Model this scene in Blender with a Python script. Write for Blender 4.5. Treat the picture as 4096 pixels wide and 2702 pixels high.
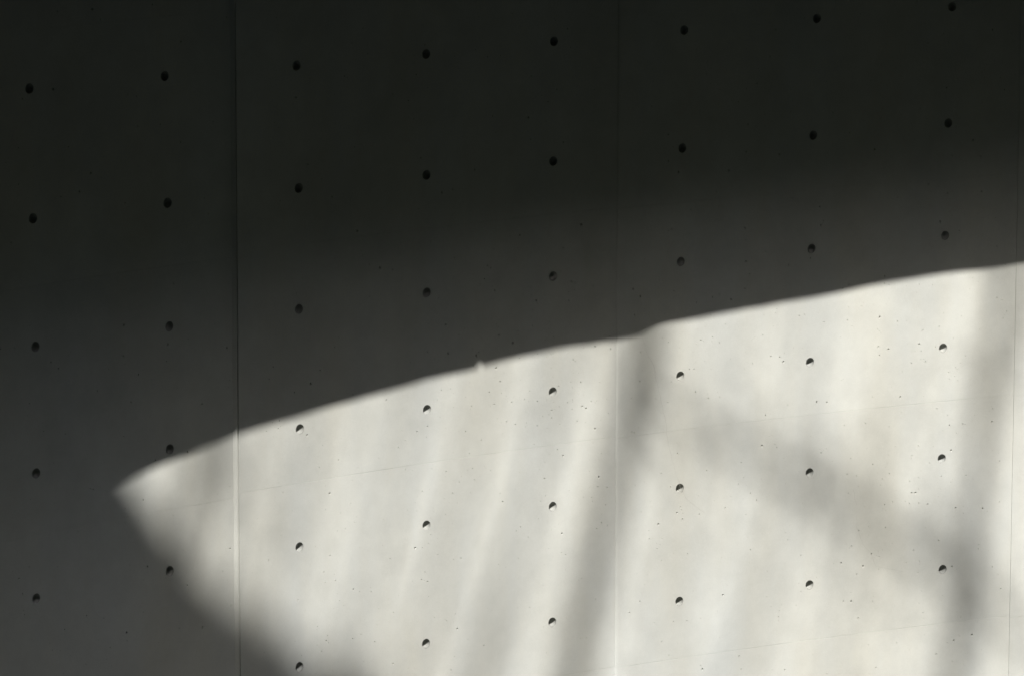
import bpy, math, random
from mathutils import Vector, Euler
from mathutils.geometry import delaunay_2d_cdt

# ------------------------------------------------------------------ camera, world, sun, exposure
for o in list(bpy.data.objects):
    bpy.data.objects.remove(o)
scene = bpy.context.scene
COL = scene.collection
Z0 = 3.375                     # height of the reference row of tie holes above the paving
SUN_DIR = Vector((0.32, 0.56, -0.766)).normalized()      # the way the light travels

cam_data = bpy.data.cameras.new("camera")
cam_data.sensor_width = 36.0
cam_data.sensor_fit = 'HORIZONTAL'
cam_data.lens = 5.200641 * 36.0
cam_data.clip_start = 0.1
cam_data.clip_end = 2000.0
cam = bpy.data.objects.new("camera", cam_data)
COL.objects.link(cam)
cam.location = (-11.53412, -16.09084, 2.491214 + Z0)
cam.rotation_euler = Euler((1.390783914, -0.001510002, -0.625821035), 'XYZ')
scene.camera = cam

world = bpy.data.worlds.new("World")
scene.world = world
world.use_nodes = True
wnt = world.node_tree
sky = wnt.nodes.new('ShaderNodeTexSky')
sky.sky_type = 'NISHITA'
sky.sun_disc = False
sky.sun_elevation = math.asin(-SUN_DIR.z)
sky.sun_rotation = math.atan2(-SUN_DIR.x, -SUN_DIR.y)
sky.air_density = 1.0
sky.dust_density = 7.0
sky.ozone_density = 5.0
wnt.links.new(sky.outputs[0], wnt.nodes['Background'].inputs[0])
wnt.nodes['Background'].inputs[1].default_value = 0.098

sun_data = bpy.data.lights.new("sun", 'SUN')
sun_data.energy = 5.0
sun_data.angle = math.radians(0.53)
sun_data.color = (1.0, 0.953, 0.912)
sun = bpy.data.objects.new("sun", sun_data)
COL.objects.link(sun)
sun.rotation_euler = SUN_DIR.to_track_quat('-Z', 'Y').to_euler()
sun.location = (-8, -14, 24)

scene.view_settings.view_transform = 'Standard'
scene.view_settings.look = 'None'
scene.view_settings.gamma = 1.0
scene.view_settings.use_curve_mapping = False
scene.view_settings.exposure = 0.63

rng = random.Random(7)

# ------------------------------------------------------------------ helpers
def obj(name, me, mat=None, parent=None):
    o = bpy.data.objects.new(name, me)
    COL.objects.link(o)
    if mat is not None and me is not None and not me.materials:
        me.materials.append(mat)
    if parent is not None:
        o.parent = parent
    return o

def tag(o, label=None, cat=None, group=None, kind=None):
    if label: o['label'] = label
    if cat: o['category'] = cat
    if group: o['group'] = group
    if kind: o['kind'] = kind
    return o

def thing(name, loc, label, cat, group=None):
    o = bpy.data.objects.new(name, None)
    COL.objects.link(o)
    o.location = loc
    return tag(o, label, cat, group)

def mesh(name, verts, faces, smooth=False):
    me = bpy.data.meshes.new(name)
    me.from_pydata([tuple(v) for v in verts], [], faces)
    me.update()
    if smooth:
        me.shade_smooth()
    return me

def material(name):
    m = bpy.data.materials.new(name)
    m.use_nodes = True
    nt = m.node_tree
    return m, nt, nt.nodes['Principled BSDF']

def simple_mat(name, c1, c2, scale=4.0, rough=0.9, bump=0.0):
    m, nt, p = material(name)
    n = nt.nodes.new('ShaderNodeTexNoise')
    n.inputs['Scale'].default_value = scale
    n.inputs['Detail'].default_value = 6
    r = nt.nodes.new('ShaderNodeValToRGB')
    r.color_ramp.elements[0].position = 0.3
    r.color_ramp.elements[1].position = 0.7
    r.color_ramp.elements[0].color = (*c1, 1)
    r.color_ramp.elements[1].color = (*c2, 1)
    tc = nt.nodes.new('ShaderNodeTexCoord')
    nt.links.new(tc.outputs['Object'], n.inputs['Vector'])
    nt.links.new(n.outputs['Fac'], r.inputs['Fac'])
    nt.links.new(r.outputs['Color'], p.inputs['Base Color'])
    p.inputs['Roughness'].default_value = rough
    p.inputs['Specular IOR Level'].default_value = 0.3
    if bump:
        b = nt.nodes.new('ShaderNodeBump')
        b.inputs['Strength'].default_value = bump
        b.inputs['Distance'].default_value = 0.01
        nt.links.new(n.outputs['Fac'], b.inputs['Height'])
        nt.links.new(b.outputs['Normal'], p.inputs['Normal'])
    return m

# ------------------------------------------------------------------ concrete
def concrete_mat(name, tint=1.0):
    m, nt, p = material(name)
    N, L = nt.nodes, nt.links
    geo = N.new('ShaderNodeNewGeometry')
    def noise(scale, detail, rough=0.5, vec_scale=None):
        n = N.new('ShaderNodeTexNoise')
        n.inputs['Scale'].default_value = scale
        n.inputs['Detail'].default_value = detail
        n.inputs['Roughness'].default_value = rough
        if vec_scale:
            mp = N.new('ShaderNodeMapping')
            mp.inputs['Scale'].default_value = vec_scale
            L.new(geo.outputs['Position'], mp.inputs['Vector'])
            L.new(mp.outputs['Vector'], n.inputs['Vector'])
        else:
            L.new(geo.outputs['Position'], n.inputs['Vector'])
        return n.outputs['Fac']
    def mapr(sock, a, b, c, d):
        r = N.new('ShaderNodeMapRange')
        r.inputs['From Min'].default_value = a
        r.inputs['From Max'].default_value = b
        r.inputs['To Min'].default_value = c
        r.inputs['To Max'].default_value = d
        L.new(sock, r.inputs['Value'])
        return r.outputs['Result']
    def mul(a, b):
        x = N.new('ShaderNodeMath'); x.operation = 'MULTIPLY'
        L.new(a, x.inputs[0]); L.new(b, x.inputs[1])
        return x.outputs[0]
    cloud = mapr(noise(1.3, 6, 0.62), 0.3, 0.7, 0.89, 1.075)            # broad mottling
    streak = mapr(noise(1.0, 3, 0.55, (5.5, 5.5, 0.35)), 0.3, 0.7, 0.98, 1.02)   # rain-washed streaks
    patch = mapr(noise(7.0, 6, 0.66), 0.3, 0.7, 0.94, 1.05)
    grain = mapr(noise(260.0, 3, 0.7), 0.25, 0.75, 0.95, 1.045)
    tone = mul(mul(cloud, streak), mul(patch, grain))
    info = N.new('ShaderNodeObjectInfo')
    tone = mul(tone, mapr(info.outputs['Random'], 0, 1, 0.985, 1.015))
    hue = N.new('ShaderNodeMix'); hue.data_type = 'RGBA'
    hue.inputs['A'].default_value = (0.506 * tint, 0.511 * tint, 0.456 * tint, 1)   # buff
    hue.inputs['B'].default_value = (0.493 * tint, 0.519 * tint, 0.502 * tint, 1)   # cool grey
    L.new(mapr(noise(1.0, 4, 0.55, (3.0, 3.0, 0.7)), 0.3, 0.7, 0.08, 0.92), hue.inputs['Factor'])
    sc = N.new('ShaderNodeVectorMath'); sc.operation = 'SCALE'
    L.new(hue.outputs['Result'], sc.inputs[0]); L.new(tone, sc.inputs['Scale'])
    L.new(sc.outputs['Vector'], p.inputs['Base Color'])
    p.inputs['Roughness'].default_value = 0.82
    p.inputs['Specular IOR Level'].default_value = 0.25
    b = N.new('ShaderNodeBump')
    b.inputs['Strength'].default_value = 0.25
    b.inputs['Distance'].default_value = 0.0012
    L.new(noise(140.0, 4, 0.65), b.inputs['Height'])
    L.new(b.outputs['Normal'], p.inputs['Normal'])
    return m

CONC = concrete_mat("fair_faced_concrete")
SEAM = concrete_mat("seam_concrete", 1.0)
CRACK = simple_mat("crack_stain", (0.31, 0.305, 0.275), (0.40, 0.395, 0.365), 30)

RAD = 12.609502                # the wall is a gentle curve, hollow side to the viewer
def wall_pt(s, z, proud=0.0):
    """Point of the wall face: s along the curve, z above the paving, proud towards the viewer."""
    a = s / RAD
    return Vector((math.sin(a) * (RAD - proud), -RAD + math.cos(a) * (RAD - proud), z))
def wall_n(s):
    a = s / RAD
    return Vector((-math.sin(a), -math.cos(a), 0.0))
def wall_t(s):
    a = s / RAD
    return Vector((math.cos(a), -math.sin(a), 0.0))

wall = thing("concrete_wall", (0, 0, 0),
             "curved fair-faced concrete wall with rows of round tie holes, half in sun", "wall")
wall['kind'] = 'thing'

# measured positions of the tie holes (s, z relative to the reference row)
HR = 0.0185
dev = {1: [(-.014, .019), (-.007, .01), (-.004, .004), (-.009, .001), (-.017, -.001)],
       2: [(.004, .007), (.011, -.001), (.014, 0), (.01, .001), (.004, .001)],
       3: [(.008, -.007), (.015, -.008), (.013, -.006), (.014, -.004), (.009, .002), (.006, -.003)],
       4: [(.004, -.011), (.005, -.014), (.005, -.008), (.006, -.003), (.003, .004), (0, -.003)],
       5: [(-.007, -.006), (-.009, -.012), (-.008, -.004), (-.008, -.001), (-.007, .003), (-.007, -.002)],
       6: [(-.008, -.003), (-.012, -.009), (-.016, -.001), (-.014, 0), (-.013, .006), (-.011, .005)],
       7: [(.002, .006), (-.008, -.002), (-.01, 0), (-.011, -.002), (-.007, .005), (-.001, .001)],
       8: [(.022, .018), (.013, .006), (.007, .006), (.006, .003), (.008, .004), (.021, -.001), (.020, -.022)]}
def hole_at(c, r):
    d = dev.get(c, [])
    if 0 <= r < len(d):
        ds, dz = d[r]
    else:
        ds, dz = rng.uniform(-.006, .006), rng.uniform(-.006, .006)
    return (c - 4.5) * 0.6 + ds, Z0 - r * 0.45 + dz

S_EDGE = [-6.6, -4.8, -2.99, -1.187, 0.587, 2.437, 4.2, 6.0, 7.8]
Z_EDGE = [Z0 + v for v in (1.125, .227, -.674, -1.567, -2.478, -3.375)]
COL_DZ = [0, 0, -.005, .010, .004, -.004, 0, 0]      # pour joints do not quite line up
GAP, CH = 0.0002, 0.0009                              # joint half width, arris

def proud_at(col, s):
    """Slight set-off of a formwork panel beside its left joint."""
    d = s - S_EDGE[col]
    if col == 3:
        return 0.0026 * math.exp(-d / 0.045)
    if col == 4:
        return 0.0052 * (1 - math.exp(-max(d, 0) / 0.010)) * math.exp(-d / 0.032)
    if col == 5:
        return 0.0020 * math.exp(-d / 0.035)
    return 0.0

def pore_density(s, z):
    d = 120.0
    d += 330.0 * math.exp(-((s - 0.25) / 0.55) ** 2 - ((z - 2.05) / 0.55) ** 2)
    d += 160.0 * math.exp(-((s - 2.0) / 0.5) ** 2)
    d += 120.0 * math.exp(-((s - 0.9) / 0.3) ** 2 - ((z - 2.4) / 0.6) ** 2)
    return d

def ring(cx, cz, rx, rz, n, rot=0.0, jit=0.0):
    return [(cx + rx * math.cos(rot + 2 * math.pi * k / n) * (1 + rng.uniform(-jit, jit)),
             cz + rz * math.sin(rot + 2 * math.pi * k / n) * (1 + rng.uniform(-jit, jit))) for k in range(n)]

def make_panel(col, row, detailed):
    s0, s1 = S_EDGE[col] + {3: .0170, 5: .0006}.get(col, GAP), S_EDGE[col + 1] - GAP
    def off(r):
        return COL_DZ[col] if 0 < r < 5 else 0.0
    z1, z0 = Z_EDGE[row] - GAP + off(row), Z_EDGE[row + 1] + GAP + off(row + 1)
    a0, a1, b0, b1 = s0 + CH, s1 - CH, z0 + CH, z1 - CH
    cs, cz = (s0 + s1) / 2, (z0 + z1) / 2
    base = wall_pt(cs, cz)
    verts2, kinds, face_loops = [], [], []
    def add(p):
        verts2.append(Vector(p)); return len(verts2) - 1
    # grid of points so that the panel follows the curve; its rim first
    nz = 8
    extra = [a0 + v for v in (.003, .006, .010, .015, .022, .032, .046)] if col in (3, 4, 5) else []
    gs = [a0 + (a1 - a0) * i / 26 for i in range(27)]
    gs = sorted(gs + extra)
    ns = len(gs) - 1
    for i in range(ns + 1):
        for k in range(nz + 1):
            if i in (0, ns) or k in (0, nz):
                add((gs[i], b0 + (b1 - b0) * k / nz))
    keep_clear = a0 + .056 if extra else a0
    holes, pores = [], []
    for c in range(3 * (col - 3) + 3, 3 * (col - 3) + 6):
        for r in (2 * row - 2, 2 * row - 1):
            holes.append(hole_at(c, r))
    taken = [(h[0], h[1], HR + .006) for h in holes]
    def free(s, z, r):
        return all((s - t[0]) ** 2 + (z - t[1]) ** 2 > (r + t[2] + .0015) ** 2 for t in taken)
    if detailed:
        want = int(600 * (s1 - s0) * (z1 - z0))
        for _ in range(want):
            r = min(0.0052, 0.0010 + rng.expovariate(1 / 0.0009))
            s, z = rng.uniform(a0 + .01, a1 - .01), rng.uniform(b0 + .01, b1 - .01)
            if s > keep_clear and rng.random() * 570 < pore_density(s, z) and free(s, z, r * 1.5):
                pores.append((s, z, r)); taken.append((s, z, r * 1.5))
    ridge_edges = []
    for s in gs[1:-1]:
        prev = None
        for k in range(1, nz):
            z = b0 + (b1 - b0) * k / nz
            if free(s, z, 0):
                i = add((s, z))
                if s in extra and prev is not None:
                    ridge_edges.append((prev, i))
                prev = i
    loops = []
    for (s, z) in holes:
        loops.append([add(p) for p in ring(s, z, HR, HR, 28, rng.random())])
    for (s, z, r) in pores:
        sq = rng.uniform(0.6, 1.4)
        loops.append([add(p) for p in ring(s, z, r * math.sqrt(sq), r / math.sqrt(sq), 6, rng.random() * 6, 0.22)])
    cv, ce, cf, ov, oe, of = delaunay_2d_cdt(verts2, ridge_edges, loops, 0, 1e-7, True)
    V, F, NRM = [], [], []          # vertices, faces, a normal per loop (None = flat)
    def P(s, z, deep=0.0):
        return wall_pt(s, z, proud_at(col, s) - deep) - base
    def nrm(s):
        h = 0.002
        g = (proud_at(col, s + h) - proud_at(col, max(S_EDGE[col], s - h))) / (s + h - max(S_EDGE[col], s - h))
        return (wall_n(s) - wall_t(s) * g).normalized()
    for p in cv:
        V.append(P(p.x, p.y))
    vn = [nrm(p.x) for p in cv]
    for f, o in zip(cf, of):
        if o:
            continue
        f = list(f)
        for k in range(1, len(f) - 1):
            t = [f[0], f[k], f[k + 1]]
            ar = (cv[t[1]] - cv[t[0]]).cross(cv[t[2]] - cv[t[0]])
            if ar < 0:
                t.reverse()
            F.append(t); NRM += [vn[i] for i in t]
    def flat(f):
        F.append(f); NRM.extend([None] * len(f))
    # pores: small open voids with a broken floor
    for lp, (s, z, r) in zip(loops[len(holes):], pores):
        n = len(lp)
        rim = [len(V) + k for k in range(n)]
        for i in lp:
            V.append(P(verts2[i].x, verts2[i].y))
        inner = []
        for i in lp:
            inner.append(len(V))
            V.append(P(s + (verts2[i].x - s) * .72, z + (verts2[i].y - z) * .72, r * rng.uniform(.9, 1.6)))
        ctr = len(V); V.append(P(s, z, r * rng.uniform(1.4, 2.2)))
        for k in range(n):
            flat([rim[k], rim[(k + 1) % n], inner[(k + 1) % n], inner[k]])
            flat([inner[k], inner[(k + 1) % n], ctr])
    # arris and edges
    corners = [(a0, b0), (a1, b0), (a1, b1), (a0, b1)]
    outer = [(s0, z0), (s1, z0), (s1, z1), (s0, z1)]
    zq = [k / nz for k in range(nz + 1)]
    sq_ = [(g - a0) / (a1 - a0) for g in gs]
    steps = [sq_, zq, [1 - q for q in reversed(sq_)], zq]
    rimA, rimB, rimC = [], [], []
    for e in range(4):
        (x0, y0), (x1, y1) = corners[e], corners[(e + 1) % 4]
        (u0, w0), (u1, w1) = outer[e], outer[(e + 1) % 4]
        for q in steps[e][:-1]:
            j = rng.uniform(-.0003, .0003) if detailed else 0.0
            rimA.append(len(V)); V.append(P(x0 + (x1 - x0) * q, y0 + (y1 - y0) * q))
            rimB.append(len(V)); V.append(P(u0 + (u1 - u0) * q, w0 + (w1 - w0) * q, 0.00025 + j))
            rimC.append(len(V)); V.append(P(u0 + (u1 - u0) * q, w0 + (w1 - w0) * q, 0.18))
    n = len(rimA)
    for k in range(n):
        m = (k + 1) % n
        flat([rimA[m], rimA[k], rimB[k], rimB[m]])
        flat([rimB[m], rimB[k], rimC[k], rimC[m]])
    flat(list(rimC))
    me = bpy.data.meshes.new("concrete_panel")
    me.from_pydata([tuple(v) for v in V], [], F)
    me.update()
    li = 0
    cust = []
    for p in me.polygons:
        for k in range(p.loop_total):
            nn = NRM[li]
            cust.append(tuple(nn) if nn is not None else tuple(p.normal))
            li += 1
    me.shade_smooth()
    me.normals_split_custom_set(cust)
    o = obj("concrete_panel", me, CONC, wall)
    o.location = base
    return o, holes, base, col

# one tie hole cup: short conical neck, rounded bottom
cup_prof = [(HR, 0.0), (.0179, .0055), (.0168, .0115), (.0146, .0165), (.0108, .0200), (.0058, .0218), (.0018, .0222)]
NC = 28
cv_, cf_ = [], []
for (r, d) in cup_prof:
    for k in range(NC):
        a = 2 * math.pi * k / NC
        cv_.append((r * math.cos(a), d, r * math.sin(a)))
for q in range(len(cup_prof) - 1):
    for k in range(NC):
        m = (k + 1) % NC
        cf_.append([q * NC + k, q * NC + m, (q + 1) * NC + m, (q + 1) * NC + k])
cf_.append([(len(cup_prof) - 1) * NC + k for k in range(NC)])
cup_me = mesh("tie_hole", cv_, cf_, smooth=True)
cup_me.materials.append(concrete_mat("shaded_hole_mortar", 0.65))  # mortar tint darkened to paint deeper shade into the holes

for col in range(8):
    for row in range(5):
        det = col in (2, 3, 4, 5)
        pan, holes, base, c_ = make_panel(col, row, det)
        for (s, z) in holes:
            h = bpy.data.objects.new("tie_hole", cup_me)
            COL.objects.link(h)
            h.parent = pan
            h.location = wall_pt(s, z, proud_at(col, s)) - base
            h.scale = (1, rng.uniform(.96, 1.18), 1)
            h.rotation_euler = (rng.uniform(-.06, .06), rng.uniform(0, 6.28), -s / RAD + rng.uniform(-.06, .06))

# raised fin of cement left along the formwork joint
def fin(name, s_mid, prof, ztop, zbot, wob, mat):
    n = 90
    V, F = [], []
    w = [(rng.uniform(-1, 1), rng.uniform(-1, 1)) for _ in range(n + 1)]
    for k in range(n + 1):
        z = zbot + (ztop - zbot) * k / n
        drift = 0.0012 * math.sin(z * 2.3) + 0.0007 * math.sin(z * 7.1 + 1)
        for j, (ds, pr) in enumerate(prof):
            e = wob * w[k][0] if j == 1 else (wob * w[k][1] * .5 if j == 2 else 0)
            V.append(wall_pt(s_mid + ds + drift + e, z, pr))
    m = len(prof)
    for k in range(n):
        for j in range(m - 1):
            F.append([k * m + j, k * m + j + 1, (k + 1) * m + j + 1, (k + 1) * m + j])
    o = obj(name, mesh(name, V, F), mat, wall)
    return o
fin("formwork_joint", S_EDGE[3], [(-.0085, -.002), (-.0080, .0004), (.0050, .0072), (.0066, .0066), (.0090, .0032), (.0102, -.0048), (.0178, -.0052)],
    Z0 + 1.12, 0.005, .0009, SEAM)

# hairline cracks
def crack(pts, w0):
    pts = [Vector(p) for p in pts]
    fine = []
    for a, b in zip(pts, pts[1:]):
        nn = max(2, int((b - a).length / 0.02))
        for k in range(nn):
            q = a.lerp(b, k / nn)
            fine.append(q + Vector((rng.uniform(-.003, .003), rng.uniform(-.003, .003))))
    fine.append(pts[-1])
    V, F = [], []
    for k, q in enumerate(fine):
        d = (fine[min(k + 1, len(fine) - 1)] - fine[max(k - 1, 0)]).normalized()
        nrm = Vector((-d.y, d.x)) * w0 * rng.uniform(.25, 1.0) * .5
        for sg in (1, -1):
            p = q + nrm * sg
            V.append(wall_pt(p.x, p.y + Z0, .0004 + proud_at(4, max(p.x, S_EDGE[4])) * (S_EDGE[4] <= p.x < S_EDGE[5])))
    for k in range(len(fine) - 1):
        F.append([2 * k, 2 * k + 1, 2 * k + 3, 2 * k + 2])
    return obj("hairline_crack", mesh("hairline_crack", V, F), CRACK, wall)
crack([(.703, -1.168), (.725, -1.233), (.761, -1.299), (.787, -1.4), (.804, -1.465), (.821, -1.544), (.834, -1.616),
       (.855, -1.696), (.89, -1.785), (.915, -1.835), (.961, -1.876), (1.007, -1.906)], .0012)
crack([(1.698, -1.881), (1.716, -1.959), (1.717, -2.039), (1.743, -2.107), (1.781, -2.147), (1.807, -2.208), (1.937, -2.243)], .0010)

# ------------------------------------------------------------------ ground, and an unseen bank added to shut out low sky
pave = simple_mat("concrete_paving", (0.15, 0.155, 0.11), (0.24, 0.245, 0.18), 3, .9, .4)
V = [(-400, -400, -.002), (400, -400, -.002), (400, 400, -.002), (-400, 400, -.002)]
tag(obj("ground", mesh("ground", V, [[0, 1, 2, 3]]), pave), kind='structure')

hill_mat = simple_mat("added_hill_green", (0.018, 0.022, 0.012), (0.040, 0.044, 0.026), .6, .95)
V, F = [], []
nx, ny = 72, 14
HILL_H = 16.0
prof = [(0, 0), (.6, 1.2), (1.4, 3.2), (2.4, 6), (3.4, 9), (4.4, 12), (5.4, 15), (6.4, 17.5), (7.6, 20), (9, 22), (11, 24), (14, 25), (30, 26), (60, 18), (110, 0)]
for i in range(nx + 1):
    for k in range(ny + 1):
        a = math.pi * (0.99 + 1.02 * i / nx)           # steep added bank closing the open side to sky light
        rr = 24 + prof[k][0] + .8 * math.sin(i * 1.7 + k * .6) + .5 * math.sin(i * 3.1 - k)
        h = prof[k][1] / 25 * HILL_H * (0.97 + .03 * math.sin(i * .7) + .02 * math.sin(i * 2.3 + 1))
        V.append((rr * math.cos(a), rr * math.sin(a), h - .03))
for i in range(nx):
    for k in range(ny):
        F.append([i * (ny + 1) + k, i * (ny + 1) + k + 1, (i + 1) * (ny + 1) + k + 1, (i + 1) * (ny + 1) + k])
tag(obj("added_hill", mesh("added_hill", V, F, True), hill_mat), kind='structure')

# unseen deck added to block sky light, leaving an open slot beside the wall
DECK_Y, DECK_Z = -7.6, -0.25 + 7.6 * 0.766 / 0.56
deck_m = simple_mat("added_deck_concrete", (0.20, 0.205, 0.15), (0.30, 0.305, 0.23), 2, .9)
V, F = [], []
for y in (DECK_Y, -46.0):
    for x in (-32.0, 32.0):
        for z in (DECK_Z - .55, DECK_Z):
            V.append((x, y, z))
F = [[0, 2, 3, 1], [4, 5, 7, 6], [0, 1, 5, 4], [2, 6, 7, 3], [1, 3, 7, 5], [0, 4, 6, 2]]
tag(obj("added_deck", mesh("added_deck", V, F), deck_m), kind='structure')

# ------------------------------------------------------------------ roof slab whose edge throws the sharp shadow line
H_SLAB = Z0 + 0.90
def toward_sun(s, z, t):
    """The point t metres up the sunbeam that meets the wall at (s, z)."""
    return wall_pt(s, z + Z0) - SUN_DIR * t
edge = [(-7.0, -2.45), (-5.0, -2.10), (-3.4, -1.78), (-2.4, -1.575), (-1.769, -1.452), (-1.491, -1.395), (-1.188, -1.343), (-.877, -1.307),
        (-.577, -1.273), (-.296, -1.241), (-.075, -1.224), (-.060, -1.221), (-.056, -1.208), (-.036, -1.206), (-.030, -1.219), (.0, -1.215), (.305, -1.186), (.52, -1.184), (.60, -1.183), (.70, -1.168),
        (.806, -1.143), (1.126, -1.121), (1.495, -1.097), (1.834, -1.066), (2.102, -1.048), (2.301, -1.045),
        (2.473, -1.036), (3.2, -1.0), (4.5, -.95), (6.5, -.90), (7.8, -.88)]
fine_edge = []
for (pa, pb) in zip(edge, edge[1:]):
    m = max(1, int((pb[0] - pa[0]) / .07))
    for k in range(m):
        q = k / m
        fine_edge.append((pa[0] + (pb[0] - pa[0]) * q, pa[1] + (pb[1] - pa[1]) * q + (rng.uniform(-.002, .002) if k else 0)))
edge = fine_edge + [edge[-1]]
outer, inner = [], []
for (s, z) in edge:
    t = (H_SLAB - Z0 - z) / -SUN_DIR.z
    q = toward_sun(s, z, t)
    outer.append((q.x, q.y))
    inner.append(wall_pt(s, 0, .012).xy)
V, F = [], []
TH = .22
for (o_, i_) in zip(outer, inner):
    V += [(o_[0], o_[1], H_SLAB), (o_[0], o_[1], H_SLAB + TH), (i_[0], i_[1], H_SLAB + TH), (i_[0], i_[1], H_SLAB)]
for k in range(len(edge) - 1):
    a, b = 4 * k, 4 * k + 4
    for j in range(4):
        F.append([a + j, a + (j + 1) % 4, b + (j + 1) % 4, b + j])
F.append([3, 2, 1, 0]); F.append([len(V) - 4, len(V) - 3, len(V) - 2, len(V) - 1])
soffit = simple_mat("dark_board_soffit", (0.05, 0.046, 0.04), (0.09, 0.083, 0.072), 6, .85)
tag(obj("roof_slab", mesh("roof_slab", V, F), soffit),
    "dark roof slab overhanging the wall, its edge throwing the sharp sloping shadow line", "roof slab", kind='thing')

# ------------------------------------------------------------------ trees on the sunny side
bark = simple_mat("bark", (0.06, 0.05, 0.04), (0.14, 0.12, 0.10), 9, .95, .6)
leafm = simple_mat("leaf_green", (0.035, 0.055, 0.018), (0.085, 0.11, 0.040), 2.5, .6)

def tube_data(path, radii, n=9):
    V, F = [], []
    path = [Vector(p) for p in path]
    for k, p in enumerate(path):
        d = (path[min(k + 1, len(path) - 1)] - path[max(k - 1, 0)]).normalized()
        u = d.cross(Vector((0, 1, 0.2))).normalized()
        w = d.cross(u)
        for j in range(n):
            a = 2 * math.pi * j / n
            V.append(p + (u * math.cos(a) + w * math.sin(a)) * radii[k])
    for k in range(len(path) - 1):
        for j in range(n):
            m = (j + 1) % n
            F.append([k * n + j, k * n + m, (k + 1) * n + m, (k + 1) * n + j])
    F.append(list(range(n))[::-1]); F.append([(len(path) - 1) * n + j for j in range(n)])
    return V, F
def smooth_path(pts, radii, sub=6):
    """Catmull-Rom through the given points."""
    P = [Vector(p) for p in pts]
    out, rad = [], []
    for k in range(len(P) - 1):
        p0, p1, p2, p3 = P[max(k - 1, 0)], P[k], P[k + 1], P[min(k + 2, len(P) - 1)]
        for j in range(sub):
            t = j / sub
            out.append(0.5 * ((2 * p1) + (p2 - p0) * t + (2 * p0 - 5 * p1 + 4 * p2 - p3) * t * t + (3 * p1 - p0 - 3 * p2 + p3) * t ** 3))
            rad.append(radii[k] + (radii[k + 1] - radii[k]) * t)
    out.append(P[-1]); rad.append(radii[-1])
    return out, rad
def tube(name, pts, radii, mat, parent):
    p, r = smooth_path(pts, radii)
    org = parent.location
    V, F = tube_data([q - org for q in p], r)
    return obj(name, mesh(name, V, F, True), mat, parent)

def leaf_cloud(name, blobs, size, parent, mat):
    """Leaf sprays spread through ellipsoids: (centre, radius, count, axes scale)."""
    V, F = [], []
    org = parent.location
    for (c, r, cnt) in blobs:
        for _ in range(cnt):
            while True:
                d = Vector((rng.uniform(-1, 1), rng.uniform(-1, 1), rng.uniform(-1, 1)))
                if d.length <= 1: break
            q = Vector(c) + d * r - org
            e = Euler((rng.uniform(0, 6.28), rng.uniform(0, 6.28), rng.uniform(0, 6.28)))
            sz = size * rng.uniform(.6, 1.3)
            b = len(V)
            for v in ((-1, 0, 0), (-.2, .42, .1), (1, 0, .1), (-.1, -.42, .05)):
                w = Vector(v) * sz * .5
                w.rotate(e)
                V.append(q + w)
            F.append([b, b + 1, b + 2, b + 3])
    return obj(name, mesh(name, V, F), mat, parent)

# the slender tree: its limbs throw the soft bands
T = 18.0
base = Vector((-4.9, -9.6, DECK_Z))
slim = thing("slender_tree", base, "slender tree whose leaning limbs throw soft grey bands across the sunlit wall", "tree")
fork = toward_sun(-.35, -5.2, T)
tube("trunk", [base - Vector((0, 0, .3)), base + Vector((-.05, .0, .9)), fork + Vector((.2, .1, -1.0)), fork],
     [.24, .19, .15, .125], bark, slim)
def limb(pts, radii):
    return tube("limb", [toward_sun(*p) for p in pts], radii, bark, slim)
limb([(-.35, -5.2, T), (.02, -3.9, T + 2), (.30, -2.9, T + 5), (.39, -2.48, T + 5), (.50, -2.04, T + 5), (.585, -1.72, T + 5), (.675, -1.39, T + 5), (.77, -1.05, T + 5), (.95, -.4, T + 5)],
     [.09, .06, .054, .053, .051, .049, .052, .046, .03])
limb([(-.35, -5.2, T), (-.42, -4.0, T + 4.4), (-.45, -2.60, T + 4.4), (-.40, -2.36, T + 4.4), (-.277, -2.10, T + 4.4), (-.156, -1.78, T + 4.4), (-.06, -1.46, T + 4.4), (-.02, -1.2, T + 4.4), (.05, -.8, T + 4.4)],
     [.05, .028, .017, .016, .015, .014, .013, .012, .008])
limb([(-.35, -5.2, T), (-.6, -4.1, T + 4), (-.76, -2.6, T + 4), (-.68, -2.32, T + 4), (-.58, -2.06, T + 4), (-.478, -1.74, T + 4), (-.397, -1.42, T + 4), (-.36, -1.2, T + 4), (-.3, -.8, T + 4)],
     [.05, .028, .017, .016, .015, .014, .013, .012, .008])
limb([(-.35, -5.2, T), (-.22, -4.0, T + 3.4), (-.13, -2.65, T + 3.4), (-.07, -2.41, T + 3.4), (.03, -2.14, T + 3.4), (.166, -1.825, T + 3.4), (.246, -1.50, T + 3.4), (.31, -1.25, T + 3.4), (.4, -.8, T + 3.4)],
     [.05, .028, .017, .016, .015, .014, .013, .012, .008])
limb([(-.35, -5.2, T), (-.85, -3.6, T + 5), (-1.0, -2.2, T + 5), (-.94, -1.76, T + 5), (-.88, -1.53, T + 5), (-.83, -1.3, T + 5), (-.72, -.8, T + 5)],
     [.05, .026, .016, .015, .014, .012, .008])
limb([(-.35, -5.2, T), (1.1, -4.0, T + 5), (2.0, -3.1, T + 5), (2.2, -2.6, T + 5), (2.25, -2.25, T + 5), (2.28, -1.88, T + 5), (2.33, -1.45, T + 5), (2.39, -1.08, T + 5), (2.47, -.6, T + 5)],
     [.09, .05, .042, .042, .040, .035, .032, .031, .026])
limb([(.66, -1.38, T), (.86, -1.49, T + 2), (1.13, -1.65, T + 4), (1.54, -1.89, T + 6.5), (1.94, -2.13, T + 7), (2.2, -2.33, T + 7), (2.6, -2.6, T + 7.5)],
     [.005, .011, .022, .026, .026, .025, .018])
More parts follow.
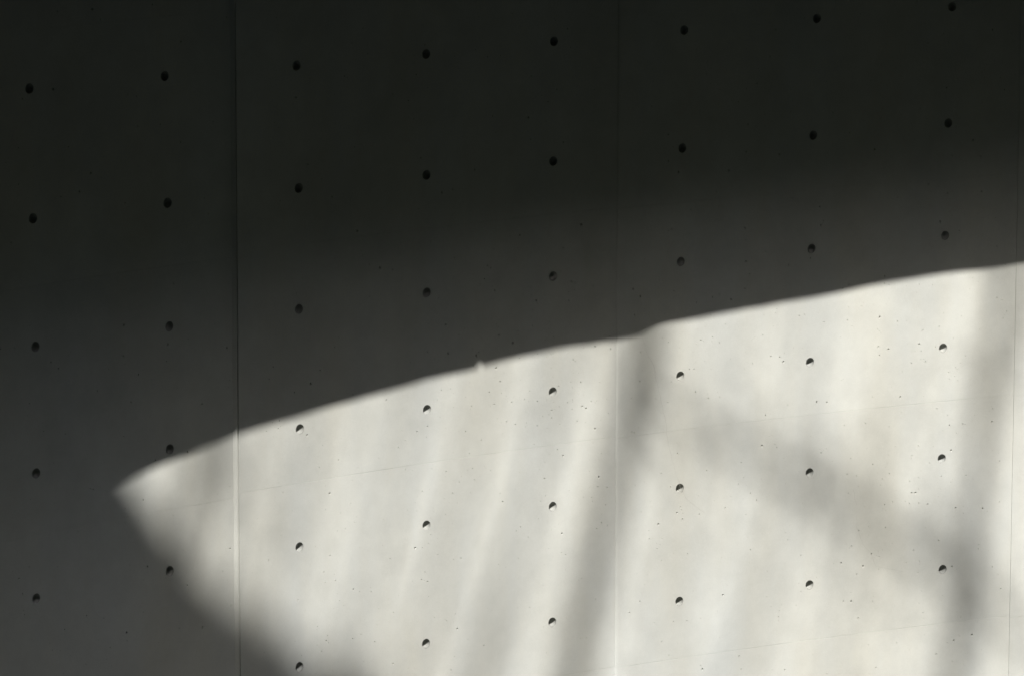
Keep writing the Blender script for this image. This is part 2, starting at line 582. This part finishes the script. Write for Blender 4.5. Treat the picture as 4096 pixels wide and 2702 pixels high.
for (s0_, t_, r_, lean) in ((-1.06, T + 5, .012, .31), (.40, T + 4, .010, .34), (1.10, T + 8, .011, .25),
                            (1.52, T + 7, .012, .25), (1.95, T + 8, .011, .22)):
    limb([(-.35, -5.2, T)] + [(s0_ + lean * (z_ + 1.2) + .035 * math.sin(3 * z_ + s0_ * 9), z_, t_) for z_ in (-3.6, -3.1, -2.6, -2.2, -1.8, -1.4, -1.0, -.6)],
         [.05] + [r_ * .95 * q for q in (1.7, 1.4, 1.2, 1.1, 1, .95, .85, .7)])
limb([(-.35, -5.2, T), (-1.5, -3.4, T + 1.2), (-1.60, -2.3, T + 1.2), (-1.49, -1.80, T + 1.2), (-1.42, -1.62, T + 1.2), (-1.35, -1.47, T + 1.2), (-1.28, -1.33, T + 1.2), (-1.15, -.9, T + 1.2)],
     [.06, .034, .036, .040, .036, .028, .022, .012])
leaf_cloud("leaves", [(toward_sun(2.36, -1.25, T + 4), Vector((.16, .3, .36)), 18), (toward_sun(2.29, -1.75, T + 4), Vector((.16, .3, .36)), 14), (toward_sun(2.22, -2.35, T + 4), Vector((.16, .3, .26)), 14),
                      (toward_sun(-1.30, -1.36, T + 4), Vector((.13, .3, .16)), 34), (toward_sun(1.10, -1.62, T + 6), Vector((.24, .3, .18)), 16), (toward_sun(1.40, -1.80, T + 6), Vector((.26, .3, .18)), 20),
                      (toward_sun(1.72, -2.02, T + 7), Vector((.26, .3, .18)), 22), (toward_sun(2.02, -2.20, T + 7), Vector((.22, .3, .18)), 18),
                      (toward_sun(2.24, -2.36, T + 6), Vector((.17, .3, .22)), 20), (toward_sun(.68, -1.36, T + 4), Vector((.15, .3, .22)), 40),
                      (toward_sun(2.42, -1.02, T + 4), Vector((.14, .3, .2)), 22)], .10, slim, leafm)

# the dense tree: its crown shades the lower left corner
base2 = Vector((-14.0, -10.5, DECK_Z))
dense = thing("dense_tree", base2, "broad dense tree whose crown shades the lower left corner of the wall", "tree")
TD = 24.0
crown_c = toward_sun(-3.6, -3.6, TD)
tube("trunk", [base2 - Vector((0, 0, .3)), base2 + Vector((.2, -.1, 2)), base2.lerp(crown_c, .6) + Vector((0, 0, .5)), crown_c + Vector((0, 0, 1))],
     [.5, .38, .3, .1], bark, dense)
blobs = []
rim = [(-4.6, 1.1), (-3.4, 0.0), (-2.5, -.70), (-1.91, -1.20), (-1.645, -1.50), (-1.47, -1.77), (-1.29, -1.98), (-1.08, -2.155), (-.70, -2.405), (-.10, -2.80), (.8, -3.5)]
for (pa, pb) in zip(rim, rim[1:]):
    ds, dz = pb[0] - pa[0], pb[1] - pa[1]
    ln = math.hypot(ds, dz)
    ns_, nz_ = dz / ln, -ds / ln                       # towards the inside of the crown
    steps = max(2, int(ln / .16))
    for k in range(steps):
        s, z = pa[0] + ds * k / steps, pa[1] + dz * k / steps
        for (back, r, n) in ((.27, .26, 110), (.70, .50, 130), (1.5, .90, 190), (2.6, 1.2, 150)):
            if n < 140 or k % 2 == 0:
                c = toward_sun(s + back * ns_, z + back * nz_, TD + rng.uniform(-1, 1))
                blobs.append((c, Vector((r, r * 1.2, r)), n))
leaf_cloud("crown", blobs, .22, dense, leafm)

# unseen leaves added along the deck edge to blur where its shade ends
hedge_at = Vector((0, DECK_Y - .35, DECK_Z))
added_hedge = thing("added_hedge", hedge_at, "leaf screen added along the light-blocking deck to soften its shade edge", "added_hedge")
hb = []
x = -24.0
while x < 24.0:
    hh = rng.uniform(.35, .95)
    hb.append(((x, DECK_Y - .35 + rng.uniform(-.1, .1), DECK_Z + hh * .42), Vector((.42, .30, hh * .5)), 60))
    if rng.random() < .5:
        hb.append(((x + .1, DECK_Y - .35, DECK_Z + hh + .1), Vector((.25, .2, .32)), 14))
    x += .30
leaf_cloud("foliage", hb, .13, added_hedge, leafm)
